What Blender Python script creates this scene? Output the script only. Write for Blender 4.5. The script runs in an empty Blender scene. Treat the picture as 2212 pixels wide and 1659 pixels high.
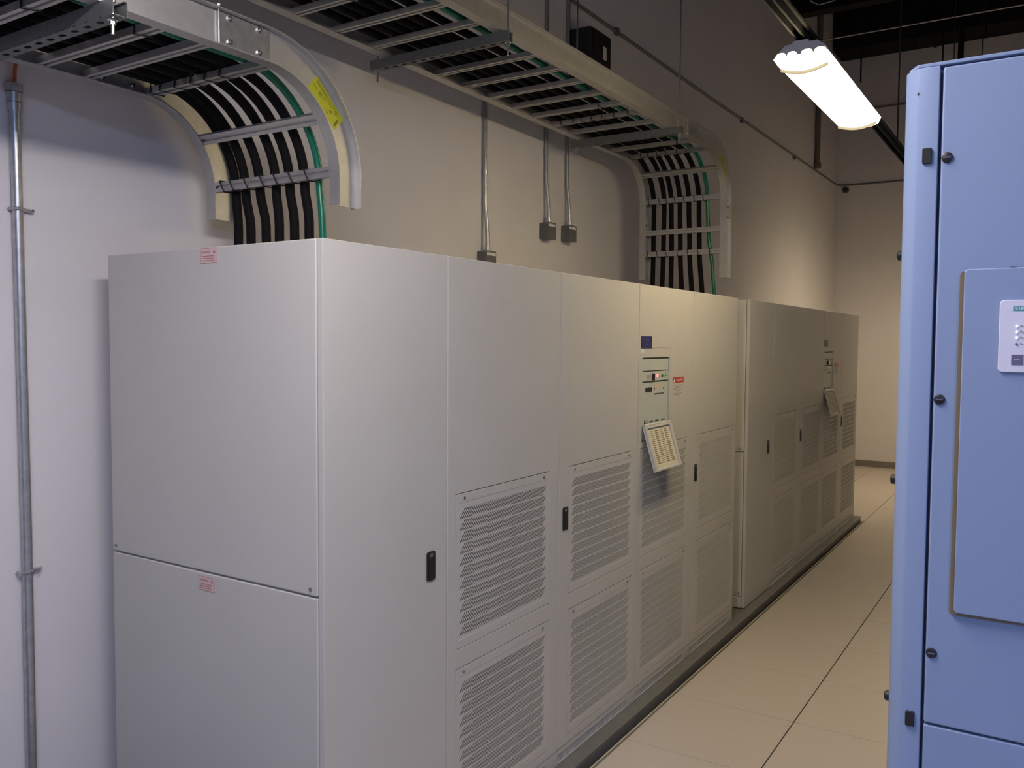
import bpy, bmesh, math, random
from mathutils import Vector, Matrix
random.seed(7)
SC = bpy.context.scene
COL = SC.collection

# ------------------------------------------------------------------ camera, world, exposure
PITCH, ROLL, YAW, CAMZ, FPX = 0.0506, 0.0064, -0.5694, 1.8448, 1841.04
def camera():
    cy, sy, cp, sp = math.cos(YAW), math.sin(YAW), math.cos(PITCH), math.sin(PITCH)
    fwd = Vector((sy*cp, cy*cp, -sp)); right = Vector((cy, -sy, 0)); up = right.cross(fwd)
    r2 = right*math.cos(ROLL)+up*math.sin(ROLL); u2 = up*math.cos(ROLL)-right*math.sin(ROLL)
    c = bpy.data.cameras.new('camera'); c.sensor_width = 36; c.lens = 36*FPX/2212
    c.clip_start = .02; c.clip_end = 100
    o = bpy.data.objects.new('camera', c); COL.objects.link(o)
    m = Matrix((r2, u2, -fwd)).transposed().to_4x4(); m.translation = (0, 0, CAMZ)
    o.matrix_world = m
    SC.camera = o
camera()
SC.view_settings.view_transform = 'Standard'; SC.view_settings.look = 'None'
SC.view_settings.gamma = 1; SC.view_settings.use_curve_mapping = False
SC.view_settings.exposure = 0.0
SC.cycles.use_denoising = True
SC.cycles.max_bounces = 8
W = bpy.data.worlds.new('world'); SC.world = W; W.use_nodes = True
W.node_tree.nodes['Background'].inputs[0].default_value = (.5, .5, .55, 1)
W.node_tree.nodes['Background'].inputs[1].default_value = .02
# strip lights: tube colour and radiance of the lens; blue is an added fill
TUBES = dict(warm=((1.0, .81, .48), 34.0), far=((1.0, .82, .54), 62.0), dim=((1.0, .80, .52), 12.0), cool=((.95, .90, .92), 60.0), blue=((.40, .55, 1.0), 150.0))
# x, y of the near end, tubes
FIXTURES = [(-.94, 3.66, 'warm'), (-.94, .25, 'cool'), (-.94, 10.7, 'far'), (1.05, 6.9, 'dim'), (1.7, -2.6, 'blue')]  # blue: unseen fill added behind the camera for a bluish tint

# ------------------------------------------------------------------ materials
def mat(name, col, rough=.5, metal=0., var=0., vscale=8., bump=0., bscale=60., spec=.5, emit=None, coat=0.):
    m = bpy.data.materials.new(name); m.use_nodes = True
    nt = m.node_tree; b = nt.nodes['Principled BSDF']
    b.inputs['Base Color'].default_value = (*col, 1)
    b.inputs['Roughness'].default_value = rough; b.inputs['Metallic'].default_value = metal
    b.inputs['Specular IOR Level'].default_value = spec
    if coat: b.inputs['Coat Weight'].default_value = coat
    if emit:
        b.inputs['Emission Color'].default_value = (*emit[0], 1); b.inputs['Emission Strength'].default_value = emit[1]
    if var or bump:
        tc = nt.nodes.new('ShaderNodeTexCoord')
    if var:
        n = nt.nodes.new('ShaderNodeTexNoise'); n.inputs['Scale'].default_value = vscale; n.inputs['Detail'].default_value = 5
        r = nt.nodes.new('ShaderNodeValToRGB')
        r.color_ramp.elements[0].position = .3; r.color_ramp.elements[1].position = .7
        r.color_ramp.elements[0].color = (*[c*(1-var) for c in col], 1)
        r.color_ramp.elements[1].color = (*[min(1, c*(1+var)) for c in col], 1)
        nt.links.new(tc.outputs['Object'], n.inputs['Vector']); nt.links.new(n.outputs['Fac'], r.inputs['Fac'])
        nt.links.new(r.outputs['Color'], b.inputs['Base Color'])
    if bump:
        n2 = nt.nodes.new('ShaderNodeTexNoise'); n2.inputs['Scale'].default_value = bscale; n2.inputs['Detail'].default_value = 3
        bp = nt.nodes.new('ShaderNodeBump'); bp.inputs['Strength'].default_value = bump; bp.inputs['Distance'].default_value = .002
        nt.links.new(tc.outputs['Object'], n2.inputs['Vector']); nt.links.new(n2.outputs['Fac'], bp.inputs['Height'])
        nt.links.new(bp.outputs['Normal'], b.inputs['Normal'])
    return m
M = dict(
    wall=mat('painted_wall', (.70, .665, .66), .75, bump=.12, bscale=180, var=.02, vscale=3, spec=.25),
    ceil=mat('black_deck', (.006, .006, .007), .9, spec=.1),
    slab=mat('subfloor', (.02, .019, .018), .9),
    tile=mat('floor_laminate', (.57, .50, .44), .42, var=.07, vscale=160, spec=.4),
    tileedge=mat('tile_edge_trim', (.58, .53, .40), .5),
    base=mat('grey_vinyl_base', (.20, .175, .15), .6),
    ups=mat('beige_powder_coat', (.545, .52, .475), .42, bump=.05, bscale=500, var=.015, vscale=4, spec=.4),
    upsin=mat('dark_interior', (.03, .028, .025), .9),  # near-black, stands in for the unlit cabinet inside behind the slots
    plinth=mat('dark_grey_steel', (.16, .155, .145), .38, var=.1, vscale=20),
    black=mat('black_plastic', (.012, .011, .012), .45),
    cable=mat('black_cable_jacket', (.007, .006, .007), .7, spec=.12),
    green=mat('green_cable_jacket', (.0, .15, .082), .32),
    alu=mat('mill_aluminium', (.55, .535, .51), .5, metal=.85, var=.06, vscale=30, bump=.05, bscale=120),
    galv=mat('galvanised_steel', (.50, .50, .50), .38, metal=.85, var=.12, vscale=40),
    galvd=mat('dull_galvanised_strut', (.17, .172, .168), .55, metal=.45, var=.15, vscale=50),
    zinc=mat('bright_zinc', (.75, .74, .72), .22, metal=1.0),
    screw=mat('screw_steel', (.30, .29, .27), .4, metal=.8),
    boxgrey=mat('grey_junction_box', (.16, .157, .152), .5, metal=.3, var=.1, vscale=60),
    white=mat('white_label', (.72, .71, .68), .6),
    paper=mat('pale_sticker_paper', (.56, .52, .47), .6),
    greyink=mat('grey_ink', (.27, .245, .21), .7),
    cream=mat('cream_paper', (.66, .61, .47), .7),
    tan=mat('tan_sticker', (.70, .62, .42), .6),
    ink=mat('dark_ink', (.03, .03, .03), .7),
    inkbrown=mat('brown_ink', (.22, .17, .10), .7),
    yellow=mat('yellow_sticker', (.46, .45, .01), .5),
    olive=mat('olive_ink', (.16, .15, .01), .6),
    red=mat('red_print', (.50, .025, .02), .5),
    pink=mat('pink_sticker', (.66, .47, .46), .55),
    pinkink=mat('pink_red_ink', (.42, .17, .17), .6),
    bluesign=mat('navy_engraved_sign', (.022, .024, .13), .35),
    bluetext=mat('sign_lettering', (.20, .20, .30), .5),
    panel=mat('pale_control_panel', (.50, .53, .48), .4),
    groove=mat('olive_grey_groove', (.16, .145, .11), .7),
    lcd=mat('lcd_display', (.035, .03, .012), .2),
    redled=mat('red_led', (.6, .02, .05), .4, emit=((1, .06, .12), 1.6)),
    pinkled=mat('pink_indicator', (.8, .3, .3), .4, emit=((1, .35, .35), .9)),
    amber=mat('amber_indicator', (.6, .45, .3), .4, emit=((1, .6, .25), .10)),
    greenink=mat('green_print', (.02, .16, .05), .5),
    blue=mat('pale_blue_grey_paint', (.235, .30, .46), .36, bump=.04, bscale=400, spec=.45),
    lav=mat('lavender_grey_panel', (.66, .64, .76), .4),
    brown=mat('brown_gasket', (.17, .125, .075), .7),
    teal=mat('teal_print', (.05, .30, .33), .5),
    keygrey=mat('slate_key', (.13, .12, .20), .45),
    ledwhite=mat('white_led', (.9, .9, .9), .3, emit=((1, 1, 1), .6)),
    fixt=mat('grey_fixture_housing', (.55, .54, .58), .5),
    rust=mat('brown_pipe', (.17, .14, .11), .7, var=.2, vscale=30),
    orange=mat('orange_wire', (.45, .10, .03), .5),
    whitewire=mat('pale_wire', (.55, .55, .48), .5),
    rimgrey=mat('grey_lens_rim', (.045, .045, .045), .6, spec=.1),
    strut=mat('dark_weathered_strut', (.045, .044, .042), .8, spec=.1, var=.15, vscale=40),
    dark=mat('dark_painted_steel', (.012, .011, .010), .8, spec=.2),
)

# ------------------------------------------------------------------ mesh helpers
class MB:
    def __init__(s): s.v = []; s.f = []
    def add(s, vs, fs):
        n = len(s.v); s.v += [tuple(v) for v in vs]; s.f += [tuple(i+n for i in f) for f in fs]; return s
    def box(s, x0, x1, y0, y1, z0, z1):
        return s.add([(x, y, z) for x in (x0, x1) for y in (y0, y1) for z in (z0, z1)],
                     [(0, 1, 3, 2), (4, 6, 7, 5), (0, 4, 5, 1), (2, 3, 7, 6), (0, 2, 6, 4), (1, 5, 7, 3)])
    def obox(s, c, ax, ay, az):      # oriented box: centre + three half-axis vectors
        c, ax, ay, az = map(Vector, (c, ax, ay, az))
        return s.add([c+ax*i+ay*j+az*k for i in (-1, 1) for j in (-1, 1) for k in (-1, 1)],
                     [(0, 1, 3, 2), (4, 6, 7, 5), (0, 4, 5, 1), (2, 3, 7, 6), (0, 2, 6, 4), (1, 5, 7, 3)])
    def prism(s, poly, to3, a0, a1):  # polygon (p,q) extruded; to3(p,q,a) -> xyz
        n = len(poly)
        vs = [to3(p, q, a0) for p, q in poly]+[to3(p, q, a1) for p, q in poly]
        fs = [tuple(range(n-1, -1, -1)), tuple(range(n, 2*n))]+[(i, (i+1) % n, n+(i+1) % n, n+i) for i in range(n)]
        return s.add(vs, fs)
    def tube(s, path, r, n=10, caps=True, closed=False):
        P = [Vector(p) for p in path]; vs = []; fs = []; prev = None
        for i, p in enumerate(P):
            a = P[i-1] if (i > 0 or closed) else p; b = P[(i+1) % len(P)] if (i < len(P)-1 or closed) else p
            t = (b-a).normalized()
            if prev is None:
                ref = Vector((1, 0, 0)) if abs(t.x) < .9 else Vector((0, 0, 1))
            else: ref = prev
            u = (ref-t*ref.dot(t)).normalized(); w = t.cross(u); prev = u
            rr = r[i] if isinstance(r, (list, tuple)) else r
            vs += [p+(u*math.cos(2*math.pi*k/n)+w*math.sin(2*math.pi*k/n))*rr for k in range(n)]
        m = len(P)
        for i in range(m if closed else m-1):
            j = (i+1) % m
            fs += [(i*n+k, i*n+(k+1) % n, j*n+(k+1) % n, j*n+k) for k in range(n)]
        if caps and not closed: fs += [tuple(range(n-1, -1, -1)), tuple((m-1)*n+k for k in range(n))]
        return s.add(vs, fs)
    def cyl(s, a, b, r, n=14): return s.tube([a, b], r, n)
    def sweep(s, frames, prof):      # frames: list of (origin, xaxis, naxis); closed profile (a,b)
        n = len(prof); vs = []
        for o, ax, an in frames: vs += [Vector(o)+Vector(ax)*a+Vector(an)*b for a, b in prof]
        m = len(frames); fs = []
        for i in range(m-1): fs += [(i*n+k, (i+1)*n+k, (i+1)*n+(k+1) % n, i*n+(k+1) % n) for k in range(n)]
        fs += [tuple(range(n)), tuple((m-1)*n+k for k in range(n-1, -1, -1))]
        return s.add(vs, fs)
    def build(s, name, m, parent=None, smooth=False, bevel=0., seg=2, kind=None):
        off = worldloc(parent)
        me = bpy.data.meshes.new(name)
        me.from_pydata([(x-off[0], y-off[1], z-off[2]) for x, y, z in s.v], [], s.f)
        bm = bmesh.new(); bm.from_mesh(me); bmesh.ops.recalc_face_normals(bm, faces=bm.faces)
        bm.to_mesh(me); bm.free()
        me.materials.append(M[m] if isinstance(m, str) else m)
        if smooth:
            for p in me.polygons: p.use_smooth = True
            try: me.set_sharp_from_angle(angle=math.radians(40))
            except Exception: pass
        o = bpy.data.objects.new(name, me); COL.objects.link(o); o.parent = parent
        if bevel:
            b = o.modifiers.new('bevel', 'BEVEL'); b.width = bevel; b.segments = seg; b.limit_method = 'ANGLE'
            b.harden_normals = True
            for p in me.polygons: p.use_smooth = True
            try: me.set_sharp_from_angle(angle=math.radians(35))
            except Exception: pass
        if kind: o['kind'] = kind
        return o
def worldloc(o):
    x = Vector((0, 0, 0))
    while o is not None: x += o.location; o = o.parent
    return x
def tag(o, label, cat, group=None):
    o['label'] = label; o['category'] = cat
    if group: o['group'] = group
    return o
def thing(name, loc, label, cat, group=None):
    o = bpy.data.objects.new(name, None); COL.objects.link(o); o.location = loc
    o.empty_display_size = .1
    return tag(o, label, cat, group)
def struct(o): o['kind'] = 'structure'; return o
def copy_tree(o, parent=None, skip=()):
    c = o.copy(); COL.objects.link(c); c.parent = parent
    for ch in list(o.children):
        if ch.name.split('.')[0] in skip: continue
        copy_tree(ch, c, skip)
    return c
def arc(cx, cy, r, a0, a1, n): return [(cx+r*math.cos(a0+(a1-a0)*i/n), cy+r*math.sin(a0+(a1-a0)*i/n)) for i in range(n+1)]
def rrect(x0, x1, y0, y1, r, n=4):
    return (arc(x1-r, y1-r, r, 0, math.pi/2, n)+arc(x0+r, y1-r, r, math.pi/2, math.pi, n)
            + arc(x0+r, y0+r, r, math.pi, 1.5*math.pi, n)+arc(x1-r, y0+r, r, 1.5*math.pi, 2*math.pi, n))
YZ = lambda p, q, a: (a, p, q)      # polygon in (y,z) extruded along x
XZ = lambda p, q, a: (p, a, q)
XY = lambda p, q, a: (p, q, a)
def text(mb, s, origin, U, V, height, width=None, depth=.0004, bold=0.):
    """letters of s laid from origin along U (right) and V (up)"""
    cu = bpy.data.curves.new('lettering', 'FONT'); cu.body = s; cu.size = 1; cu.resolution_u = 2; cu.offset = bold
    ob = bpy.data.objects.new('lettering', cu); COL.objects.link(ob)
    bpy.context.view_layer.update()
    me = bpy.data.meshes.new_from_object(ob)
    xs = [v.co.x for v in me.vertices]; ys = [v.co.y for v in me.vertices]
    if xs:
        x0, x1, y0, y1 = min(xs), max(xs), min(ys), max(ys)
        sy = height/(y1-y0); sx = width/(x1-x0) if width else sy
        O, U, V = Vector(origin), Vector(U).normalized(), Vector(V).normalized(); N = U.cross(V)
        mb.add([O+U*(v.co.x-x0)*sx+V*(v.co.y-y0)*sy+N*depth for v in me.vertices], [tuple(p.vertices) for p in me.polygons])
    bpy.data.objects.remove(ob); bpy.data.curves.remove(cu); bpy.data.meshes.remove(me)
    return mb

# ------------------------------------------------------------------ the room
WX, FY, XR, YB, ZC = -2.88, 13.54, 6.5, -5.5, 7.3
T = .6096
fl = MB().box(WX, XR, YB, FY, -.20, -.032).build('floor', 'slab'); struct(fl)
A0, Y0, B0 = -1.0254, 4.1673, -1.6423
tmesh = None
def tile_mesh():
    return MB().box(.0024, T-.0024, .0017, T-.0017, -.032, 0).build('floor_tile', 'tile', fl, bevel=.0015, seg=1)
cols = [A0-T+i*T for i in range(0, 12)]
k0 = int((YB-Y0)/T); rows = [Y0+k*T for k in range(k0, int((FY-Y0)/T))]
proto = None
for cx in cols:
    for ry in rows:
        if proto is None: proto = tile_mesh(); o = proto
        else: o = proto.copy(); COL.objects.link(o)
        o.location = (cx, ry, 0)
yl = rows[-1]+T
ye = 9.345
for cx in (A0-2*T, A0-3*T):          # floor beyond the far cabinet, up to the left wall
    for ry in rows:
        if ry+T <= ye: continue
        if ry < ye: MB().box(cx+.0012, cx+T-.0012, ye, ry+T-.0012, -.032, 0).build('floor_tile', 'tile', fl, bevel=.0015, seg=1)
        else: o = proto.copy(); COL.objects.link(o); o.location = (cx, ry, 0)
    MB().box(cx+.0012, cx+T-.0012, yl+.0012, FY-.003, -.032, 0).build('floor_tile', 'tile', fl, bevel=.0015, seg=1)
for cx in cols:      # cut tiles against the end wall
    o = MB().box(cx+.0012, cx+T-.0012, yl+.0012, FY-.003, -.032, 0).build('floor_tile', 'tile', fl, bevel=.0015, seg=1)
MB().box(B0-.0065, B0+.0005, rows[0], 9.345, -.03, .0018).build('edge_trim', 'tileedge', fl)
struct(MB().box(WX-.15, WX, YB-.15, FY+.15, -.2, ZC).build('wall_left', 'wall'))
struct(MB().box(WX, XR, FY, FY+.15, -.2, ZC).build('wall_far', 'wall'))
struct(MB().box(XR, XR+.15, YB-.15, FY+.15, -.2, ZC).build('wall_right', 'wall'))
struct(MB().box(WX, XR, YB-.15, YB, -.2, ZC).build('wall_back', 'wall'))
struct(MB().box(WX-.15, XR+.15, YB-.15, FY+.15, ZC, ZC+.15).build('ceiling', 'ceil'))
struct(MB().prism([(FY, 0), (FY-.006, 0), (FY-.006, .085), (FY-.003, .095), (FY, .095)], YZ, WX+.006, XR).build('baseboard_far', 'base'))
struct(MB().prism([(WX, -.03), (WX+.006, -.03), (WX+.006, .085), (WX+.003, .095), (WX, .095)], XZ, YB, FY-.006).build('baseboard_left', 'base'))

# overhead steel and services in the dark roof space
def ibeam(name, y, z0, z1, w, label, cat='beam'):
    mb = MB(); t = .015
    mb.prism([(y-w, z0), (y+w, z0), (y+w, z0+t), (y+t/2, z0+t), (y+t/2, z1-t), (y+w, z1-t), (y+w, z1), (y-w, z1), (y-w, z1-t), (y-t/2, z1-t), (y-t/2, z0+t), (y-w, z0+t)], YZ, WX+.002, XR-.002)
    return tag(mb.build(name, 'dark'), label, cat)
ibeam('steel_beam', 10.69, 5.77, 6.12, .09, 'black steel beam crossing the roof space in front of the far wall')
duct = thing('air_duct', (.86, 13.2, 6.02), 'large black air duct running along the top of the far wall', 'duct')
MB().box(WX+.02, XR-.02, 12.98, FY-.01, 6.03, ZC-.02).build('duct_body', 'dark', duct, bevel=.01)
for xx in (-1.6, -.1, 1.4, 2.9):
    MB().box(xx-.02, xx+.02, 12.96, FY-.01, 6.015, ZC-.02).build('flange', 'dark', duct)
def pipe(name, path, r, m, label, cat='pipe', group=None, n=10):
    return tag(MB().tube(path, r, n).build(name, m, smooth=True), label, cat, group)
pipe('sprinkler_pipe', [(WX+.3, 11, 5.545), (XR-.02, 11, 5.545)], .009, 'galv', 'thin pale pipe crossing the dark roof space')
pipe('wall_conduit', [(WX+.02, FY-.02, 5.29), (XR-.02, FY-.02, 5.29)], .012, 'rust', 'thin dark conduit high on the far wall, below the duct')
for i, (x, zb) in enumerate(((-2.11, 4.98), (-1.527, 5.3), (-1.226, 5.08), (-.796, 5.3))):
    pipe('hanger_rod', [(x, 11.04, zb), (x, 11.04, ZC-.002)], .009, 'dark', 'thin dark hanger rod reaching down from the roof', 'rod', 'hanger rods in the roof space', 6)
pipe('roof_pipe', [(-1.19, 12.6, 4.3), (-1.19, 12.6, ZC-.002)], .035, 'dark', 'dark brown vertical pipe in front of the far wall', 'pipe')
pipe('loose_wire', [(-2.62, 9.8, ZC-.002), (-2.6, 9.85, 6.5), (-2.56, 9.9, 5.95), (-2.43, 9.9, 5.62), (-2.35, 9.9, 5.57), (-2.2, 9.9, 5.58), (-2.05, 9.9, 5.68), (-1.98, 9.9, 5.75)], .006, 'whitewire', 'loose pale wire dangling from the roof in front of the beam', 'wire', n=6)

# ------------------------------------------------------------------ conduits on the left wall
c = thing('electrical_conduit', (-2.861, 1.49, -.03), 'thick galvanised conduit rising beside the bare cabinet side with an orange wire at its top', 'conduit')
MB().tube([(-2.861, 1.488, -.03), (-2.861, 1.490, 1.2), (-2.861, 1.482, 2.645)], .0165, 16).build('pipe', 'galv', c, smooth=True)
mb = MB(); mb.cyl((-2.861, 1.482, 2.575), (-2.861, 1.482, 2.60), .0215); mb.cyl((-2.861, 1.482, 2.603), (-2.861, 1.482, 2.632), .0225); mb.cyl((-2.861, 1.482, 2.635), (-2.861, 1.482, 2.66), .026)
mb.build('coupling', 'galv', c, smooth=True)
for z in (2.262, 1.07):
    st = MB().tube([(-2.875, 1.485-.022, z), (-2.861, 1.485-.021, z), (-2.843, 1.485-.012, z), (-2.841, 1.485, z), (-2.846, 1.485+.013, z), (-2.861, 1.485+.021, z), (-2.866, 1.485+.03, z), (-2.866, 1.485+.055, z)], .005, 6).build('strap', 'galv', c, smooth=True)
    MB().cyl((-2.88, 1.485+.042, z), (-2.848, 1.485+.042, z), .004, 8).build('bolt', 'zinc', st, smooth=True)
pipe('orange_wire', [(-2.861, 1.482, 2.60), (-2.861, 1.485, 2.70), (-2.855, 1.495, 2.80), (-2.845, 1.49, 2.95)], .006, 'orange', 'orange wire leaving the top of the thick wall conduit', 'wire', n=8)

def drop_conduit(y, zbox, r, label, blabel):
    c = thing('electrical_conduit', (-2.866, y, zbox+.06), label, 'conduit', 'thin conduits dropping to wall boxes')
    xo = WX+.004+r
    MB().tube([(-2.843, y, zbox+.052), (-2.843, y, zbox+.14), (-2.85, y, zbox+.22), (xo, y, zbox+.33), (xo, y, ZC-.002)], r, 12).build('pipe', 'galv', c, smooth=True)
    mb = MB(); mb.cyl((-2.843, y, zbox+.053), (-2.843, y, zbox+.063), r*1.7); mb.cyl((-2.843, y, zbox+.066), (-2.843, y, zbox+.085), r*1.45)
    mb.build('connector', 'galv', c, smooth=True)
    MB().cyl((xo, y, zbox+.5), (xo, y, zbox+.53), r*1.3).build('coupling', 'galv', c, smooth=True)
    b = thing('junction_box', (WX, y, zbox), blabel, 'box', 'grey square junction boxes on the wall')
    MB().box(WX+.001, -2.818, y-.052, y+.052, zbox-.052, zbox+.052).build('box_body', 'boxgrey', b, bevel=.004)
    MB().box(-2.818, -2.8165, y-.055, y+.055, zbox-.055, zbox+.055).build('cover', 'boxgrey', b)
    MB().box(-2.8165, -2.816, y-.045, y+.045, zbox+.028, zbox+.045).build('white_strip', 'white', b)
    for z in (-.024, .024): MB().cyl((-2.849, y-.0525, zbox+z), (-2.849, y-.0515, zbox+z), .012).build('knockout', 'boxgrey', b)
    for s in (-1, 1): MB().cyl((-2.8166, y+s*.035, zbox-s*.045), (-2.8155, y+s*.035, zbox-s*.045), .004, 8).build('screw', 'screw', b)
drop_conduit(4.165, 2.315, .0125, 'thin galvanised conduit dropping to the junction box half hidden by the cabinet top', 'grey junction box half hidden behind the cabinet top')
drop_conduit(4.872, 2.565, .0115, 'thin galvanised conduit above the middle one of three junction boxes', 'grey junction box with white strip, middle one of the three on the wall')
drop_conduit(5.155, 2.578, .0115, 'thin galvanised conduit above the junction box nearest the upper tray bend', 'grey junction box with white strip, nearest the upper tray bend')

c = thing('wall_conduit', (WX+.016, 7, 4.16), 'long thin conduit running level along the left wall and around the corner', 'conduit')
MB().tube([(WX+.014, 1.5, 4.16), (WX+.014, 8, 4.165), (WX+.014, FY-.20, 4.20), (WX+.03, FY-.06, 4.20), (WX+.12, FY-.016, 4.20), (WX+.3, FY-.014, 4.195), (XR-.01, FY-.014, 4.195)], .012, 10).build('pipe', 'galvd', c, smooth=True)
for y in (5.9, 8.9, 11.0): MB().box(WX, WX+.03, y-.02, y+.02, 4.14, 4.19).build('strap', 'galvd', c)
c = thing('standpipe', (WX+.04, 12.1, 4.2), 'brown vertical pipe meeting the level wall conduit near the corner', 'pipe')
MB().tube([(WX+.04, 12.1, 4.22), (WX+.04, 12.1, ZC-.002)], .034, 12).build('pipe', 'rust', c, smooth=True)
MB().tube([(WX+.04, 12.1, 4.215), (WX+.04, 12.1, 4.29)], .05, 12).build('fitting', 'rust', c, smooth=True)
c = thing('wall_sensor', (-2.756, FY, 4.12), 'small round sensor on the far wall just below the conduit corner', 'sensor')
MB().cyl((-2.756, FY, 4.13), (-2.756, FY-.03, 4.13), .05, 16).build('body', 'boxgrey', c, smooth=True)
MB().tube([(-2.756, FY-.03, 4.13), (-2.756, FY-.05, 4.13), (-2.756, FY-.06, 4.13)], [.035, .03, .015], 12).build('eye', 'black', c, smooth=True)

b = thing('wall_speaker', (WX, 5.32, 3.6), 'black wedge-sided box fixed high on the left wall behind the upper tray', 'speaker')
MB().prism([(WX+.001, 5.17), (-2.717, 5.17), (-2.70, 5.19), (-2.70, 5.47), (-2.715, 5.49), (WX+.001, 5.49)], XY, 3.60, 3.955).build('housing', 'black', b, bevel=.004)
MB().box(-2.70, -2.698, 5.20, 5.46, 3.61, 3.945).build('grille', 'black', b)
MB().box(-2.698, -2.697, 5.345, 5.40, 3.78, 3.87).build('white_badge', 'white', b)

# ------------------------------------------------------------------ light fixtures
def fixture(x, y, light, i):
    L = 1.22; z = 3.03
    lab = ['glowing strip light hanging over the aisle from the long strut', 'strip light over the bare cabinet side at the near end of the aisle', 'strip light over the aisle end near the far wall', 'strip light on the strut behind the blue cabinet', 'added blue fill light shaped as a strip light, out of view behind the camera'][i]
    f = thing('strip_light', (x, y+L/2, z+.06), lab, 'light', 'strip lights')
    prof = [(-.108, 0), (-.098, .014), (-.061, .05), (-.03, .052), (-.03, .06), (.034, .06), (.034, .052), (.07, .052), (.10, .03), (.114, .004), (.09, -.004), (-.09, -.004)]
    MB().prism([(x+p, z+q) for p, q in prof], XZ, y+.004, y+L-.004).build('housing', 'fixt', f)
    em = M['lens_'+light]
    lp = [(-.106, -.002)]+[(-.090+.19*k/10, -.026-.020*math.sin(math.pi*k/10)) for k in range(11)]+[(.112, .002), (.09, -.0035), (-.09, -.0035)]
    MB().prism([(x+p, z+q) for p, q in lp], XZ, y, y+L).build('lens', em, f)
    # end plate with scalloped lower edge over the tube ends, and the lens rim
    for s, yy in ((-1, y), (1, y+L)):
        sc = [(-.108, 0)]
        for a, b2 in ((-.10, -.055), (-.05, -.012), (.006, .052), (.058, .106)):
            sc += [(a, .006)]+[((a+b2)/2+(b2-a)/2*math.cos(math.pi-math.pi*k/6), .010+.012*math.sin(math.pi*k/6)) for k in range(7)]+[(b2, .006)]
        sc += [(.114, .004), (.10, .03), (.07, .052), (.034, .052), (.034, .062), (-.03, .062), (-.03, .052), (-.061, .05), (-.098, .014)]
        MB().prism([(x+p, z+q) for p, q in sc], XZ, yy, yy+s*.004).build('end_plate', 'fixt', f)
        for k, tx in enumerate((-.078, -.031, .029, .082)):
            MB().cyl((x+tx, yy+s*.0015, z+.008), (x+tx, yy+s*.0035, z+.008), .019, 12).build('tube_end', em, f)
        rim = [(-.091+.192*k/10, -.040-.020*math.sin(math.pi*k/10)) for k in range(11)]
        MB().prism([(x+p, z+q) for p, q in rim]+[(x+p, z+q+.016) for p, q in rim[::-1]], XZ, yy-s*.050, yy-s*.056).build('lens_rim', 'rimgrey', f)
    for yy in (y+.15, y+L-.15):
        MB().box(x-.02, x+.02, yy-.02, yy+.02, z+.06, z+.078).build('hanger_clip', 'galvd', f)
for k_, e_ in TUBES.items(): M['lens_'+k_] = mat('glowing_lens_'+k_, (.8, .8, .78), .4, emit=e_)
for i, (x, y, l) in enumerate(FIXTURES): fixture(x, y, l, i)
def channel(mb, x, y0, y1, z0):      # lipped strut along y, open below
    w, h, t = .0205, .041, .003
    mb.prism([(x-w, z0), (x-w, z0+h), (x+w, z0+h), (x+w, z0), (x+w-.009, z0), (x+w-.009, z0+t), (x+w-t, z0+t), (x+w-t, z0+h-t), (x-w+t, z0+h-t), (x-w+t, z0+t), (x-w+.009, z0+t), (x-w+.009, z0)], XZ, y0, y1)
def light_strut(x, label):
    c = thing('light_strut', (x, 5, 3.108), label, 'strut', 'struts carrying the strip lights')
    mb = MB(); channel(mb, x, -1.5, 13.2, 3.108); mb.build('channel', 'strut', c)
    MB().tube([(x+.034, -1.5, 3.14), (x+.034, 13.2, 3.14)], .009, 8).build('feed_conduit', 'strut', c, smooth=True)
    for y in (-.8, 2.6, 6.2, 9.4, 12.6):
        MB().cyl((x, y, 3.146), (x, y, ZC-.002), .005, 6).build('threaded_rod', 'strut', c)
light_strut(-.945, 'long steel strut over the aisle that carries the glowing strip light')
light_strut(1.05, 'long steel strut carrying lights behind the blue cabinet')
c = thing('light_strut', (1.7, -2, 3.108), 'added short steel strut holding the unseen blue fill light', 'strut')  # added out of view, only holds the blue fill
mb = MB(); channel(mb, 1.7, -3.6, 0, 3.108); mb.build('channel', 'strut', c)
for y in (-3.2, -.4): MB().cyl((1.7, y, 3.146), (1.7, y, ZC-.002), .005, 6).build('threaded_rod', 'strut', c)

# ------------------------------------------------------------------ equipment base
e = thing('equipment_base', (-2.2, 5.5, -.032), 'dark grey steel base under both beige cabinets', 'base')
MB().box(-2.76, -1.668, 1.72, 9.32, -.032, .046).build('base_frame', 'plinth', e, bevel=.004)
MB().box(-1.735, -1.66, 1.70, 9.335, .046, .0505).build('top_plate', 'plinth', e, bevel=.001)

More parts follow.
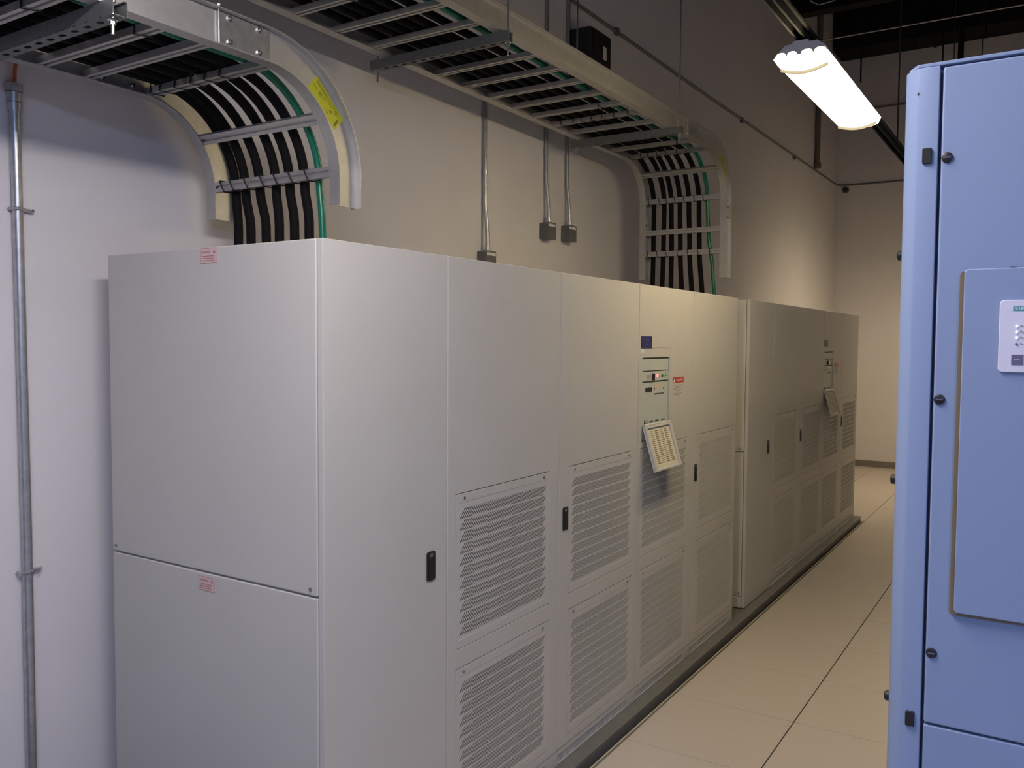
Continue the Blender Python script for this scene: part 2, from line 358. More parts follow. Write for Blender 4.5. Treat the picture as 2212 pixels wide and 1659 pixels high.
# ------------------------------------------------------------------ UPS cabinet
CX, D0, D3, ZT, ZB = -1.7257, 1.716, 5.362, 2.127, .0505
def plate(mb, y0, y1, z0, z1, x0, x1, holes=()):
    """slab in the YZ plane between x0 (back) and x1 (front) with rectangular openings"""
    ys = sorted({y0, y1, *[h[0] for h in holes], *[h[1] for h in holes]}); zs = sorted({z0, z1, *[h[2] for h in holes], *[h[3] for h in holes]})
    def solid(i, j):
        if i < 0 or j < 0 or i >= len(ys)-1 or j >= len(zs)-1: return False
        cy, cz = (ys[i]+ys[i+1])/2, (zs[j]+zs[j+1])/2
        return not any(h[0] < cy < h[1] and h[2] < cz < h[3] for h in holes)
    idx = {}
    def V(i, j, s):
        if (i, j, s) not in idx:
            idx[(i, j, s)] = len(mb.v); mb.v.append(((x1 if s else x0), ys[i], zs[j]))
        return idx[(i, j, s)]
    for i in range(len(ys)-1):
        for j in range(len(zs)-1):
            if not solid(i, j): continue
            mb.f.append((V(i, j, 1), V(i+1, j, 1), V(i+1, j+1, 1), V(i, j+1, 1)))
            mb.f.append((V(i, j, 0), V(i, j+1, 0), V(i+1, j+1, 0), V(i+1, j, 0)))
            if not solid(i-1, j): mb.f.append((V(i, j, 0), V(i, j, 1), V(i, j+1, 1), V(i, j+1, 0)))
            if not solid(i+1, j): mb.f.append((V(i+1, j, 0), V(i+1, j+1, 0), V(i+1, j+1, 1), V(i+1, j, 1)))
            if not solid(i, j-1): mb.f.append((V(i, j, 0), V(i+1, j, 0), V(i+1, j, 1), V(i, j, 1)))
            if not solid(i, j+1): mb.f.append((V(i, j+1, 0), V(i, j+1, 1), V(i+1, j+1, 1), V(i+1, j+1, 0)))
    return mb

ups = thing('power_cabinet', ((CX-2.738)/2, (D0+D3)/2, ZB), 'wide beige power cabinet with pink warning stickers on its bare side', 'cabinet', 'beige power cabinets')
MB().box(-2.738, -1.752, D0+.012, D3-.003, ZB, ZT-.0003).build('carcass', 'ups', ups)
# side panels: upper, lower, kick
sp = []
for z0, z1 in ((1.1125, ZT), (.129, 1.1075), (ZB, .126)):
    o = MB().box(-2.738, -1.7505, D0, D0+.012, z0, z1).build('side_panel', 'ups', ups, bevel=.0045, seg=3); sp.append(o)
for x, z in ((-2.717, 1.131), (-1.778, 1.131)):
    MB().cyl((x, D0+.001, z), (x, D0-.0025, z), .0055, 10).build('screw', 'screw', sp[0], smooth=True)
for x, z in ((-2.717, .15), (-1.765, .15)):
    MB().cyl((x, D0+.001, z), (x, D0-.0025, z), .0055, 10).build('screw', 'screw', sp[1], smooth=True)
MB().box(-2.738, -1.7505, D3-.003, D3, ZB, ZT).build('side_panel', 'ups', ups)
def pink_sticker(x0, x1, z0, z1):
    s = MB().box(x0, x1, D0-.0008, D0, z0, z1).build('warning_sticker', 'pink', ups)
    s['label'] = 'small pink and red warning sticker'
    mb = MB(); y = D0-.0012; w, h = x1-x0, z1-z0; t = .0012
    for a, b, c2, d in ((x0, x1, z0, z0+t), (x0, x1, z1-t, z1), (x0, x0+t*.7, z0, z1), (x1-t*.7, x1, z0, z1)): mb.box(a, b, y, y+.0003, c2, d)
    text(mb, 'WARNING', (x0+w*.06, y, z1-h*.34), (1, 0, 0), (0, 0, 1), h*.16, w*.55)
    for k in range(3):
        mb.box(x0+w*.08, x0+w*(.86-.07*(k % 2)), y, y+.0003, z0+h*(.14+.15*k), z0+h*(.19+.15*k))
    mb.prism([(x1-w*.24, z1-h*.36), (x1-w*.08, z1-h*.36), (x1-w*.16, z1-h*.10)], XZ, y, y+.0003)
    mb.build('print', 'pinkink', s)
pink_sticker(-2.246, -2.169, 2.078, 2.1235)
pink_sticker(-2.274, -2.197, 1.052, 1.096)

# front: five door columns
cols5 = [0, .578, 1.351, 2.130, 2.872, D3-D0]
gap = .0018
GW, GH = .640, .543
GZ = (.771, .155)
gy = [None, .6295, 1.437, 2.166, 2.965]
CPY0, CPY1, CPZ0, CPZ1 = D0+2.154, D0+2.536, 1.345, 1.812
def slot_sheet(y0, z0, parent):
    """sheet with eleven rows of slanting slots; local panel origin y0,z0"""
    mb = MB(); t0, t1 = CX-.0018, CX-.0008
    ya, yb, za, zb = y0+.012, y0+GW-.012, z0+.030, z0+GH-.030
    n, rows_, pit, slot = 46, 11, .0412, .0068
    top = z0+GH-.053; ph = .0355; sl = .029; p = .566/n
    zz = zb
    for r in range(rows_):
        zt = top-r*pit; zbm = zt-ph
        mb.prism([(ya, zt), (yb, zt), (yb, zz), (ya, zz)], YZ, t0, t1); zz = zbm
        yb0 = y0+.023
        mb.prism([(ya, zbm), (yb0, zbm), (yb0+sl, zt), (ya, zt)], YZ, t0, t1)
        for k in range(n):
            a = yb0+k*p+slot; b = yb0+(k+1)*p if k < n-1 else None
            if b is None: mb.prism([(a, zbm), (yb, zbm), (yb, zt), (a+sl, zt)], YZ, t0, t1)
            else: mb.prism([(a, zbm), (b, zbm), (b+sl, zt), (a+sl, zt)], YZ, t0, t1)
    mb.prism([(ya, za), (yb, za), (yb, zz), (ya, zz)], YZ, t0, t1)
    o = mb.build('slotted_sheet', 'ups', parent, kind='stuff')
    return o
gproto = None
for ci in range(5):
    y0, y1 = D0+cols5[ci]+gap, D0+cols5[ci+1]-gap
    holes = []
    if gy[ci] is not None:
        for gz in GZ: holes.append((D0+gy[ci]-.002, D0+gy[ci]+GW+.002, gz-.002, gz+GH+.002))
    if ci == 3: holes.append((CPY0, CPY1, CPZ0, CPZ1))
    zlow = ZB+.004 if ci == 0 else .118
    d = plate(MB(), y0, y1, zlow, ZT, CX-.022, CX, holes).build('door', 'ups', ups, bevel=.0022)
    if ci in (0, 2, 4):
        hy = D0+(.466, None, 1.379, None, 2.912)[ci]; hz = 1.05
        h = MB().prism(rrect(hy, hy+.044, hz, hz+.098, .008), YZ, CX-.001, CX+.0035).build('handle', 'black', d, bevel=.001)
        h['label'] = 'black recessed pull handle'
        MB().prism(rrect(hy+.008, hy+.036, hz+.008, hz+.074, .006), YZ, CX+.0035, CX+.0055).build('paddle', 'black', d, bevel=.0008)
        MB().prism(rrect(hy+.014, hy+.030, hz+.079, hz+.092, .004), YZ, CX+.0035, CX+.0048).build('lock', 'screw', d)
    if gy[ci] is None: continue
    # toe panel below the door with a slotted vent
    vy0, vy1 = y0+.01, y1-.10
    tp = plate(MB(), y0, y1, ZB+.001, .115, CX-.022, CX-.001, [(vy0, vy1, .060, .094)]).build('toe_panel', 'ups', ups, bevel=.001)
    mb = MB(); nb = 44
    for k in range(nb):
        a = vy0+(vy1-vy0)*k/nb; mb.box(CX-.010, CX-.003, a, a+(vy1-vy0)/nb*.5, .060, .094)
    mb.build('vent_bars', 'ups', tp, kind='stuff')
    MB().box(CX-.021, CX-.019, y0+.005, y1-.005, ZB+.002, .113).build('vent_backing', 'upsin', tp)
    for gz in GZ:
        yy = D0+gy[ci]
        if gproto is None:
            gproto = plate(MB(), yy, yy+GW, gz, gz+GH, CX-.004, CX, [(yy+.0121, yy+GW-.0121, gz+.0301, gz+GH-.0301)]).build('grille_panel', 'ups', ups, bevel=.0008)
            slot_sheet(yy, gz, gproto)
            MB().box(CX-.020, CX-.012, yy+.001, yy+GW-.001, gz+.001, gz+GH-.001).build('filter', 'upsin', gproto)  # dark sheet painting the shade seen through the slots
            for sx in (.047, GW-.047):
                MB().cyl((CX-.001, yy+sx, gz+GH-.017), (CX+.002, yy+sx, gz+GH-.017), .0055, 8).build('screw', 'screw', gproto, smooth=True)
            gy00 = (yy, gz)
        else:
            g = copy_tree(gproto, ups); g.location = gproto.location+Vector((0, yy-gy00[0], gz-gy00[1]))
# control panel let into the fourth column
cp = MB().box(CX-.021, CX-.012, CPY0+.001, CPY1-.001, CPZ0+.001, CPZ1-.001).build('control_recess', 'groove', ups)
q = lambda a: D0+a
MB().box(CX-.012, CX-.0005, q(2.1545), q(2.5355), 1.766, 1.8117).build('top_strip', 'ups', cp, bevel=.001)
MB().box(CX-.012, CX-.001, q(2.1555), q(2.176), 1.347, 1.766).build('stile', 'ups', cp, bevel=.001)
MB().box(CX-.012, CX-.001, q(2.524), q(2.5345), 1.347, 1.766).build('stile', 'ups', cp, bevel=.001)
MB().box(CX-.012, CX-.005, q(2.181), q(2.518), 1.699, 1.757).build('blank_window', 'panel', cp, bevel=.001)
MB().box(CX-.012, CX-.005, q(2.181), q(2.520), 1.646, 1.694).build('status_strip', 'panel', cp, bevel=.001)
MB().box(CX-.012, CX-.007, q(2.181), q(2.520), 1.350, 1.638).build('control_plate', 'panel', cp, bevel=.001)
MB().box(CX-.005, CX+.008, q(2.302), q(2.316), 1.650, 1.685).build('switch', 'black', cp, bevel=.001)
MB().cyl((CX-.005, q(2.328), 1.670), (CX+.004, q(2.328), 1.670), .012, 12).build('red_lamp', 'redled', cp, smooth=True)
MB().box(CX-.005, CX-.0035, q(2.348), q(2.385), 1.663, 1.678).build('indicator', 'pinkled', cp)
mb = MB(); x = CX-.0047
mb.prism([(q(2.432), 1.655), (q(2.455), 1.669), (q(2.432), 1.683)], YZ, x, x+.0004); mb.box(x, x+.0004, q(2.39), q(2.432), 1.668, 1.6705); mb.box(x, x+.0004, q(2.455), q(2.51), 1.668, 1.670)
mb.prism([(q(2.47), 1.655), (q(2.476), 1.655), (q(2.488), 1.683), (q(2.482), 1.683)], YZ, x, x+.0004)
mb.build('mimic_print', 'greenink', cp)
mb = MB()
for k in range(4): mb.box(x, x+.0004, q(2.235), q(2.290), 1.655+k*.007, 1.657+k*.007)
mb.build('red_print', 'pinkink', cp)
MB().box(CX-.007, CX-.0055, q(2.228), q(2.308), 1.592, 1.614).build('display', 'lcd', cp)
MB().box(CX-.007, CX-.0062, q(2.345), q(2.43), 1.616, 1.626).build('indicator', 'amber', cp)
mb = MB(); x = CX-.0067
for a in (2.336, 2.455): mb.box(x, x+.0004, q(a), q(a+.012), 1.600, 1.609)
for k in range(9): mb.box(x, x+.0004, q(2.335+k*.0145), q(2.345+k*.0145), 1.574, 1.581)
for a in (2.285, 2.355, 2.435): mb.box(x, x+.0004, q(a), q(a+.046), 1.437, 1.444)
mb.build('key_print', 'ink', cp)
MB().prism(rrect(q(2.218), q(2.252), 1.432, 1.450, .004), YZ, x, x+.003).build('push_button', 'ink', cp)
MB().prism(rrect(q(2.224), q(2.246), 1.4355, 1.4465, .003), YZ, x+.003, x+.0036).build('button_face', 'panel', cp)
# hinged flap hanging open with a list on its inside face
dx, dz = .066, -.222; L = math.hypot(dx, dz); ud = Vector((dx/L, 0, dz/L)); un = Vector((-dz/L, 0, dx/L)); uy = Vector((0, 1, 0))
hz = Vector((CX+.002, q(2.358), 1.420))
def fl_box(mb, s0, s1, y0, y1, n0, n1):
    mb.obox(hz+ud*((s0+s1)/2)+uy*((y0+y1)/2)+un*((n0+n1)/2), ud*((s1-s0)/2), uy*((y1-y0)/2), un*((n1-n0)/2)); return mb
flap = fl_box(MB(), 0, L, -.168, .172, -.006, 0).build('flap', 'white', ups, bevel=.002)
flap['label'] = 'open drop flap with a printed list'
for s0, s1, y0, y1 in ((0, L, -.168, -.142), (0, L, .146, .172), (L-.012, L, -.142, .146), (0, .012, -.142, .146)):
    fl_box(MB(), s0, s1, y0, y1, 0, .010).build('flap_rim', 'ups', flap, bevel=.002)
fl_box(MB(), .016, L-.016, -.136, .140, .0005, .0016).build('list_sheet', 'cream', flap)
mb = MB()
for cc in range(4):
    for k in range(17):
        w = .028+.022*random.random(); s = .028+k*.0102
        fl_box(mb, s, s+.0045, -.110+cc*.060, -.110+cc*.060+w, .0018, .0022)
mb.build('list_print', 'inkbrown', flap)
MB().cyl((CX+.004, q(2.19), 1.425), (CX+.004, q(2.53), 1.425), .007, 10).build('hinge', 'ups', flap, smooth=True)
# engraved sign and danger sticker
s = MB().box(CX, CX+.003, q(2.154), q(2.281), 1.8135, 1.872).build('blue_sign', 'bluesign', ups, bevel=.0006)
mb = MB(); text(mb, 'UPS', (CX+.0032, q(2.185), 1.848), (0, 1, 0), (0, 0, 1), .012, .058)
text(mb, '1A', (CX+.0032, q(2.197), 1.826), (0, 1, 0), (0, 0, 1), .012, .034); mb.build('lettering', 'bluetext', s)
s = MB().box(CX, CX+.0006, q(2.154), q(2.19), 1.790, 1.807).build('asset_tag', 'white', ups)
s = MB().box(CX, CX+.0006, q(2.567), q(2.724), 1.552, 1.655).build('danger_sticker', 'paper', ups)
s['label'] = 'white sticker with a red danger heading'
MB().box(CX+.0006, CX+.0009, q(2.567), q(2.724), 1.624, 1.655).build('red_heading', 'red', s)
mb = MB(); text(mb, 'DANGER', (CX+.0010, q(2.617), 1.631), (0, 1, 0), (0, 0, 1), .017, .095)
mb.prism([(q(2.575), 1.628), (q(2.605), 1.628), (q(2.590), 1.652)], YZ, CX+.0009, CX+.0012); mb.build('heading_print', 'white', s)
mb = MB()
for k in range(8):
    mb.box(CX+.0006, CX+.0009, q(2.585+.02*(k == 0)), q(2.70-.02*(k % 3)), 1.611-k*.0075, 1.6135-k*.0075)
mb.build('small_print', 'greyink', s)

ups2 = copy_tree(ups, None, skip=('warning_sticker',))
ups2.location = ups.location+Vector((0, 3.898, 0))
ups2['label'] = 'wide beige power cabinet beyond the stickered one, lower front in shade'

# ------------------------------------------------------------------ cable trays
def tray_frames(zb, ypts, yb, R, zend):
    """path in the y,z plane: straight along +y to yb, quarter bend down, straight down"""
    pts = [((y, zb), (0, 0, 1)) for y in ypts]
    bend = []
    for k in range(0, 13):
        a = math.pi/2*k/12; bend.append(((yb+R*math.sin(a), zb-R+R*math.cos(a)), (0, math.sin(a), math.cos(a))))
    return pts, bend, [((yb+R, zend), (0, 1, 0))]
FW = .024
def iprof(h, x_out):
    t = .0035; f = FW
    return [(-f, 0), (f, 0), (f, t), (t/2, t), (t/2, h-t), (f, h-t), (f, h), (-f, h), (-f, h-t), (-t/2, h-t), (-t/2, t), (-f, t)]
def rung(mb, x0, x1, y, z, tv, nv):
    prof = [(-.018, .026), (-.018, .004), (-.005, .004), (-.005, .012), (.005, .012), (.005, .004), (.018, .004), (.018, .026)]
    tv, nv = Vector(tv), Vector(nv)
    mb.prism(prof, lambda p, q2, a: Vector((a, y, z))+tv*p+nv*q2, x0, x1)
    return mb
def at_bend(zb, yb, R, a):
    return (yb+R*math.sin(a), zb-R+R*math.cos(a)), (0, math.cos(a), -math.sin(a)), (0, math.sin(a), math.cos(a))
def tray(loc, xl, xr, zb, y0, yj, yb, R, zend, h, rungs, brungs, vrungs, label, pin):
    t = thing('cable_tray', loc, label, 'cable tray', 'aluminium ladder trays')
    for x in (xl, xr):
        X = (1, 0, 0)
        MB().sweep([((x, y0, zb), X, (0, 0, 1)), ((x, yj-.001, zb), X, (0, 0, 1))], iprof(h, 1)).build('side_rail', 'alu', t)
        fr = [((x, yj+.001, zb), X, (0, 0, 1))]
        for k in range(0, 17):
            (y, z), tv, nv = at_bend(zb, yb, R, math.pi/2*k/16); fr.append(((x, y, z), X, nv))
        fr.append(((x, yb+R, zend), X, (0, 1, 0)))
        MB().sweep(fr, iprof(h, 1)).build('bend_rail', 'alu', t, smooth=True)
    for y in rungs: rung(MB(), xl+.002, xr-.002, y, zb, (0, 1, 0), (0, 0, 1)).build('rung', 'alu', t)
    for a in brungs:
        (y, z), tv, nv = at_bend(zb, yb, R, a); rung(MB(), xl+.002, xr-.002, y, z, tv, nv).build('rung', 'alu', t)
    for z in vrungs: rung(MB(), xl+.002, xr-.002, yb+R, z, (0, 0, -1), (0, 1, 0)).build('rung', 'alu', t)
    for x, s in ((xl, 1), (xr, 1), (xl, -1)):
        xf = x+s*.0020
        sp = MB().box(min(xf, xf+s*.004), max(xf, xf+s*.004), yj-.10, yj+.10, zb+.006, zb+h-.006).build('splice_plate', 'galv', t)
        for yy in (yj-.055, yj+.055):
            for zz in (zb+.022, zb+h-.018):
                mb = MB(); mb.cyl((xf+s*.004, yy, zz), (xf+s*.009, yy, zz), .0085, 6); mb.cyl((xf+s*.009, yy, zz), (xf+s*.016, yy, zz), .004, 8)
                mb.build('bolt', 'zinc', sp)
    MB().cyl((xr+.012, pin[0], pin[1]), (xr+.012, pin[0], pin[2]), .003, 8).build('tie_rod', 'zinc', t)
    MB().cyl((xr+.012, pin[0], pin[2]-.006), (xr+.012, pin[0], pin[2]), .007, 6).build('nut', 'zinc', t)
    return t
# lower tray
T1 = dict(xl=-2.748, xr=-2.102, zb=2.70, yb=1.85, R=.30, h=.108)
r1 = [1.504-.1524*k for k in range(2, 9)]+[1.656, 1.504, 1.235]
r1 = sorted({round(v, 3) for v in [1.656, 1.504, 1.235, 1.08, .93, .78, .63, .48, .33]})
tr1 = tray((-2.42, 2.1, 2.305), T1['xl'], T1['xr'], 2.70, .2, 1.765, 1.85, .30, 2.305, .108, r1, [.11, .92, 1.50], [], 'aluminium ladder tray curving down to the stickered cabinet, yellow sticker on its bend', (1.668, 2.705, 2.818))
# upper tray
tr2 = tray((-2.3, 5.9, 2.30), -2.615, -2.003, 3.13, .6, 5.235, 5.56, .30, 2.30, .105, [2.447+.2286*k for k in range(-8, 11)]+[4.98, 5.31], [.06, .80], [2.868, 2.642, 2.486], 'long aluminium ladder tray above the lower one, curving down to the second cabinet', (5.13, 3.10, 3.25))

# stickers on the trays
def bend_label(par, x, pts, withtext=True):
    P = [Vector((x, y, z)) for y, z in pts]      # top-left corner, top-right, bottom-right, bottom-left as read
    O, U, V = P[3], (P[2]-P[3]), (P[0]-P[3])
    mb = MB(); mb.add([p for p in P]+[p+Vector((.0006, 0, 0)) for p in P], [(0, 1, 2, 3), (7, 6, 5, 4), (0, 4, 5, 1), (1, 5, 6, 2), (2, 6, 7, 3), (3, 7, 4, 0)])
    s = mb.build('yellow_sticker', 'yellow', par); s['label'] = 'yellow warning sticker'
    mb = MB(); lift = Vector((.0009, 0, 0))
    def bar(u0, u1, v0, v1):
        mb.add([O+U*a+V*b+lift for a, b in ((u0, v0), (u1, v0), (u1, v1), (u0, v1))], [(0, 1, 2, 3)])
    text(mb, 'WARNING!', O+U*.05+V*.74+Vector((.0007, 0, 0)), U, V, V.length*.17, U.length*.38, bold=.025)
    for k in range(3): bar(.42, .78-.05*k, .86-.10*k, .89-.10*k)
    for k in range(4): bar(.24, .34, .38+.07*k, .42+.07*k)
    bar(.36, .46, .56, .60); bar(.36, .44, .46, .49); bar(.05, .2, .5, .53); bar(.05, .17, .42, .45); bar(.64, .72, .40, .48); bar(.60, .69, .20, .24); bar(.68, .75, .50, .56)
    bar(.90, .96, .14, .62); bar(.55, .6, .3, .33)
    n = 14; c0 = O+U*.80+V*.74+lift
    ring = [(c0+(U.normalized()*math.cos(2*math.pi*k/n)+V.normalized()*math.sin(2*math.pi*k/n))*r) for r in (.0085, .0066) for k in range(n)]
    mb.add(ring, [(k, (k+1) % n, n+(k+1) % n, n+k) for k in range(n)]); bar(.785, .815, .68, .80)
    mb.build('print', 'olive', s)
# corners as read, the text running down along the bend
bend_label(tr1, -2.102+.0018, [(2.068, 2.718), (2.192, 2.601), (2.149, 2.558), (2.028, 2.674)])
bend_label(tr2, -2.003+.0018, [(5.790, 3.145), (5.915, 3.030), (5.875, 2.988), (5.752, 3.100)])
for y, z0, z1 in ((5.935, 2.72, 2.835),):
    s = MB().box(-2.001, -2.0004, y-.075, y+.02, z0, z1).build('tan_sticker', 'tan', tr2)
    MB().box(-2.0004, -2.0, y-.075, y+.02, z1-.045, z1-.032).build('print', 'ink', s)
    MB().box(-2.0004, -2.0, y-.075, y+.02, z0, z0+.012).build('print', 'ink', s)
s = MB().box(-2.6132, -2.6126, 5.885, 5.945, 2.68, 2.76).build('tan_sticker', 'tan', tr2)
MB().box(-2.6126, -2.6122, 5.895, 5.935, 2.70, 2.716).build('print', 'ink', s)

# ------------------------------------------------------------------ cables
ORD = ['sixth', 'fifth', 'fourth', 'third', 'second', 'next']
def nth(i): return 'next to green' if i == 5 else ORD[i]+' from green'
def cable(xs, zb, y0, yb, R, off, r, m, label, cat, group):
    """xs: list of (s,x) control points, s: 'h' along the run .. to the end; simple piecewise blend"""
    pts = []
    rr = R+off
    def X(f):
        for (a, xa), (b, xb) in zip(xs, xs[1:]):
            if a <= f <= b: u = (f-a)/(b-a); u = u*u*(3-2*u); return xa+(xb-xa)*u
        return xs[-1][1]
    n1 = 8
    for k in range(n1): pts.append((X(.3*k/n1), y0+(yb-y0)*k/n1, zb+off))
    for k in range(15):
        a = math.pi/2*k/14; pts.append((X(.3+.3*k/14), yb+rr*math.sin(a), zb-R+rr*math.cos(a)))
    ze = ZT; zs = zb-R
    for k in range(1, 9): pts.append((X(.6+.4*k/8), yb+rr, zs+(ze-zs)*k/8))
    return tag(MB().tube(pts, r, 12).build('power_cable' if m == 'cable' else 'ground_cable', m, smooth=True), label, cat, group)
X1 = [-2.648, -2.575, -2.490, -2.421, -2.341, -2.268]
X1C = [-2.661, -2.607, -2.528, -2.441, -2.370, -2.294]      # across the lowest rung
X1M = [-2.646, -2.576, -2.493, -2.422, -2.343, -2.269]
for i, x in enumerate(X1):
    cb, cm = X1C[i], X1M[i]
    cable([(0, x+.02), (.3, cb-.012), (.45, cb-.004), (.6, cb+.004), (.8, cm), (1, x)], 2.70, .25, 1.85, .30, .026+.0172, .0172, 'cable',
          'black power cable in the lower tray, '+nth(i), 'cable', 'black cables in the lower tray')
cable([(0, -2.172), (.3, -2.222), (.45, -2.222), (.6, -2.214), (.8, -2.201), (1, -2.194)], 2.70, .25, 1.85, .30, .026+.0135, .0132, 'green', 'green ground cable dropping from the lower tray beside the black ones', 'cable', None)
X2 = [(-2.545, -2.545, -2.548), (-2.464, -2.466, -2.474), (-2.409, -2.402, -2.403), (-2.343, -2.335, -2.317), (-2.275, -2.264, -2.24), (-2.199, -2.191, -2.162)]
for i, (a, b, c2) in enumerate(X2):
    cable([(0, a+.01), (.3, a-.02), (.6, a), (.78, b), (1, c2)], 3.13, .65, 5.56, .30, .026+.0172, .0172, 'cable',
          'black power cable in the upper tray, '+nth(i), 'cable', 'black cables in the upper tray')
cable([(0, -2.085), (.3, -2.15), (.6, -2.135), (.72, -2.125), (.86, -2.09), (1, -2.068)], 3.13, .65, 5.56, .30, .026+.0135, .0132, 'green', 'green ground cable dropping from the upper tray into the second cabinet', 'cable', None)

def tie(x, y, z, tv, nv, depth, label, group, skew=.011):
    tv, nv = Vector(tv), Vector(nv); o = Vector((x, y, z))
    path = [o+tv*-.0215+nv*.0008+Vector((-skew, 0, 0)), o+tv*.0215+nv*.0008+Vector((skew, 0, 0)), o+tv*.0215+nv*depth+Vector((skew, 0, 0)), o+tv*-.0215+nv*depth+Vector((-skew, 0, 0))]
    tag(MB().tube(path, .0030, 5, closed=True).build('cable_tie', 'black'), label, 'cable tie', group)
def ties_bend(xs, zb, yb, R, a, label, group):
    (y, z), tv, nv = at_bend(zb, yb, R, a)
    for i, x in enumerate(xs): tie(x, y, z, tv, nv, .062, label+(', green cable' if i == 6 else ', cable '+nth(i)), group)
X1b = [x-.016 for x in X1]
ties_bend([x-.030 for x in X1C], 2.70, 1.85, .30, .11, 'tie on the topmost bend rung of the lower tray', 'ties where the lower tray starts to bend')
ties_bend([x-.026 for x in X1C]+[-2.240], 2.70, 1.85, .30, 1.50, 'tie on the lowest rung of the lower tray', 'ties on the lowest rung of the lower tray')
tie(-2.21, 1.504, 2.70, (0, 1, 0), (0, 0, 1), .058, 'lone black cable tie beside the green cable on a level rung of the lower tray', None)
tie(-2.29, 1.235, 2.70, (0, 1, 0), (0, 0, 1), .058, 'lone black cable tie on the lower tray rung beyond the perforated strut', None)
g2 = 'ties on the upper tray'
for i, x in enumerate([a+.02 for a, b, c2 in X2]+[-2.09]): tie(x, 4.504, 3.13, (0, 1, 0), (0, 0, 1), .062, 'tie in the row on a level upper tray rung'+(', green cable' if i == 6 else ', cable '+nth(i)), g2)
tie(-2.16, 4.276, 3.13, (0, 1, 0), (0, 0, 1), .062, 'lone tie one rung before the row of ties on the level upper tray', g2)
tie(-2.30, 2.447, 3.13, (0, 1, 0), (0, 0, 1), .062, 'lone tie on the upper tray short of its middle strut', g2)
tie(-2.12, 5.31, 3.13, (0, 1, 0), (0, 0, 1), .062, 'lone tie on the upper tray between its last strut and the bend', g2)
ties_bend([a-.03 for a, b, c2 in X2]+[-2.16], 3.13, 5.56, .30, .06, 'tie where the upper tray starts to bend', 'ties where the upper tray starts to bend')
for z, idx in ((2.868, 0), (2.486, 2)):
    for i, xs in enumerate(X2): tie(xs[idx]-.025, 5.86, z, (0, 0, -1), (0, 1, 0), .062, ('tie on the top upright rung of the upper tray, cable ' if idx == 0 else 'tie on the lowest rung of the upper tray, cable ')+nth(i), 'ties on the upright rungs of the upper tray', .004)
tie(-2.155, 5.86, 2.868, (0, 0, -1), (0, 1, 0), .055, 'tie on the top upright rung of the upper tray, green cable', 'ties on the upright rungs of the upper tray', .004)
tie(-2.10, 5.86, 2.486, (0, 0, -1), (0, 1, 0), .055, 'tie on the lowest rung of the upper tray, green cable', 'ties on the upright rungs of the upper tray', .004)

# ------------------------------------------------------------------ trapeze struts under the trays
def trapeze(x0, x1, y, ztop, xrods, stub, label, pitch=.0525):
    t = thing('trapeze_strut', ((x0+x1)/2, y, ztop-.041), label, 'strut', 'perforated struts under the trays')
    w, h, th = .0205, .041, .0026; z0 = ztop-h; mb = MB()
    mb.box(x0, x1, y-w, y-w+th, z0+th, ztop); mb.box(x0, x1, y+w-th, y+w, z0+th, ztop)
    mb.box(x0, x1, y-w+th, y-w+.009, ztop-th, ztop); mb.box(x0, x1, y+w-.009, y+w-th, ztop-th, ztop)
    n = int((x1-x0)/pitch); x = x0
    cell = (x1-x0)/n; hx, hy = .0145, .0072
    for k in range(n):          # bottom web with slotted holes
        cx = x0+(k+.5)*cell
        el = arc(cx+hx-hy, y, hy, -math.pi/2, math.pi/2, 4)+arc(cx-hx+hy, y, hy, math.pi/2, 1.5*math.pi, 4)
        rc = []
        for px, py in el:
            dxx, dyy = px-cx, py-y
            s = 1/max(abs(dxx)/(cell/2), abs(dyy)/w, 1e-9)
            rc.append((cx+dxx*s, y+dyy*s))
        m = len(el)
        lo = [(*p, z0) for p in rc]+[(*p, z0) for p in el]; hi = [(*p, z0+th) for p in rc]+[(*p, z0+th) for p in el]
        fs = []
        for i in range(m):
            j = (i+1) % m
            fs += [(i, j, m+j, m+i), (2*m+i, 3*m+i, 3*m+j, 2*m+j), (m+i, m+j, 3*m+j, 3*m+i), (i, 2*m+i, 2*m+j, j)]
        mb.add(lo+hi, fs)
        # corner fillers where the mapped outline cuts the cell corners
        for sx in (-1, 1):
            for sy in (-1, 1):
                cand = sorted(rc, key=lambda p: (p[0]-(cx+sx*cell/2))**2+(p[1]-(y+sy*w))**2)[:2]
                mb.add([(*cand[0], z0), (*cand[1], z0), (cx+sx*cell/2, y+sy*w, z0)], [(0, 1, 2)])
    mb.build('channel', 'galvd', t)
    for x in xrods:
        MB().cyl((x, y, z0-stub), (x, y, ZC-.002), .0048, 8).build('threaded_rod', 'zinc', t, smooth=True)
        MB().cyl((x, y, z0-.004), (x, y, z0), .013, 10).build('washer', 'zinc', t)
        MB().cyl((x, y, z0-.014), (x, y, z0-.004), .0085, 6).build('nut', 'zinc', t)
        MB().cyl((x, y, ztop), (x, y, ztop+.010), .0085, 6).build('nut', 'zinc', t)
    return t
trapeze(-2.84, -2.025, 1.315, 2.699, (-2.80, -2.058), .038, 'perforated steel strut carrying the lower tray', .0545)
trapeze(-2.715, -1.962, 3.03, 3.129, (-2.688, -1.970), .055, 'perforated steel strut carrying the upper tray midway along', .0515)
trapeze(-2.685, -1.935, 4.89, 3.129, (-2.652, -1.955), .055, 'perforated steel strut carrying the upper tray near its bend', .0515)

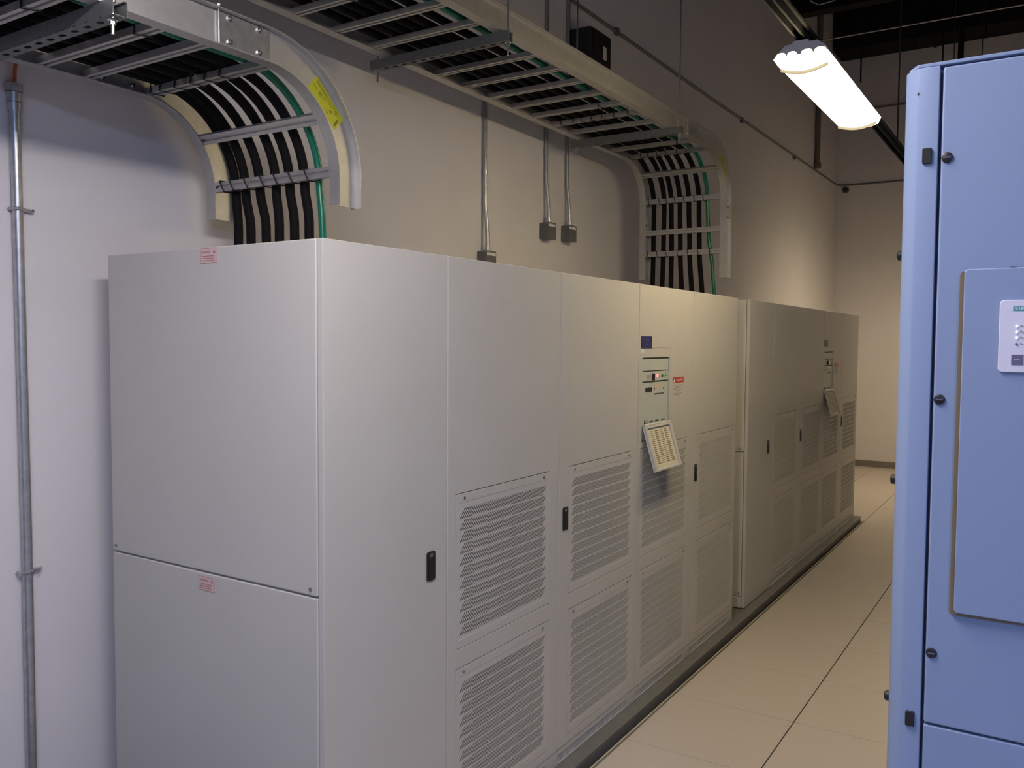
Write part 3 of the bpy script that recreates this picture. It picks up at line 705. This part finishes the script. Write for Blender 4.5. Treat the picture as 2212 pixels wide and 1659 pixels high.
# ------------------------------------------------------------------ pale blue switchboard
SY = 1.51
b = thing('switchboard', (.35, 4.5, -.0), 'tall pale blue switchboard cabinet with raised display door, facing the aisle end', 'cabinet')
xL, xR, yE, zT = -.2225, .95, 7.9, 2.288
MB().prism([(xL, SY+.026), (xL+.004, SY+.017), (-.204, SY+.002), (-.199, SY), (-.1705, SY), (-.1705, SY+.02), (xR, SY+.02), (xR, yE), (xL, yE)], XY, 0, zT-.006).build('carcass', 'blue', b, bevel=.0015)
MB().prism([(xL+.004, SY+.026), (-.203, SY+.001), (xR, SY-.001), (xR, yE), (xL+.004, yE)], XY, zT-.006, zT).build('top_cap', 'blue', b, bevel=.0015)
d = MB().box(-.1655, .62, SY-.004, SY+.017, 1.2295, zT-.0105).build('door', 'blue', b, bevel=.0035, seg=3)
MB().box(-.1655, .62, SY-.004, SY+.017, .06, 1.2260).build('lower_panel', 'blue', b, bevel=.0025)
MB().box(.6235, xR-.002, SY-.003, SY+.017, .06, zT-.0105).build('side_strip', 'blue', b, bevel=.0025)
for z in (2.136, 1.756, 1.346):
    x = -.1565
    l = MB().tube([(x, SY-.003, z), (x, SY-.0065, z), (x, SY-.0075, z)], [.0082, .0082, .0065], 18).build('latch', 'black', d, smooth=True)
    MB().box(x-.005, x+.005, SY-.0083, SY-.0073, z-.0010, z+.0010).build('slot', 'keygrey', d)
for z in (2.130, 1.2175):
    MB().prism(rrect(-.1925, -.1790, z, z+.0245, .002), XZ, SY+.001, SY-.0045).build('hinge_cover', 'black', b, bevel=.001)
for z in (1.990, 1.617, 1.246):
    k = MB().tube([(xL+.001, 1.545, z), (xL-.006, 1.545, z), (xL-.008, 1.545, z)], [.0085, .0085, .006], 14).build('side_latch', 'black', b, smooth=True)
MB().cyl((-.2015, SY+.0015, 2.243), (-.2030, SY-.001, 2.2432), .002, 8).build('screw', 'screw', b)
# raised display door
MB().prism(rrect(-.1325, .36, 1.4155, 1.957, .006), XZ, SY-.004, SY-.010).build('gasket', 'brown', d)
r = MB().prism(rrect(-.1262, .36, 1.4200, 1.9600, .006), XZ, SY-.010, SY-.016).build('display_door', 'blue', b, bevel=.002)
p = MB().prism(rrect(-.0768, .075, 1.802, 1.911, .006, 6), XZ, SY-.016, SY-.020).build('display_panel', 'lav', b, bevel=.0012)
yf = SY-.0202
MB().prism(rrect(-.0592, .0, 1.8945, 1.9015, .0004), XZ, yf, yf-.0002).build('logo_plate', 'teal', p)
text(MB(), 'SIEMENS', (-.0578, yf-.0002, 1.8957), (1, 0, 0), (0, 0, 1), .0046, .046).build('logo_lettering', 'white', p)
mb = MB()
for k, wd in enumerate(('Phase A', 'Phase B', 'Phase C', 'Ground')):
    z = 1.8715-.0088*k
    MB().tube([(-.0535, yf+.001, z), (-.0535, yf-.0012, z), (-.0535, yf-.0016, z)], [.0019, .0019, .001], 12).build('indicator_lamp', 'ledwhite' if k < 3 else 'keygrey', p, smooth=True)
    text(mb, wd, (-.0490, yf-.0001, z-.0013), (1, 0, 0), (0, 0, 1), .0030)
mb.build('lettering', 'ink', p)
MB().prism(rrect(-.0593, -.0437, 1.8135, 1.829, .0006), XZ, yf, yf-.0006).build('reset_key', 'keygrey', p)
text(MB(), 'Reset', (-.0556, yf-.0007, 1.8205), (1, 0, 0), (0, 0, 1), .0022).build('key_lettering', 'white', p)
MB().box(-.0650, -.0570, SY-.0142, SY-.0102, 1.9600, 1.9620).build('catch', 'zinc', b)
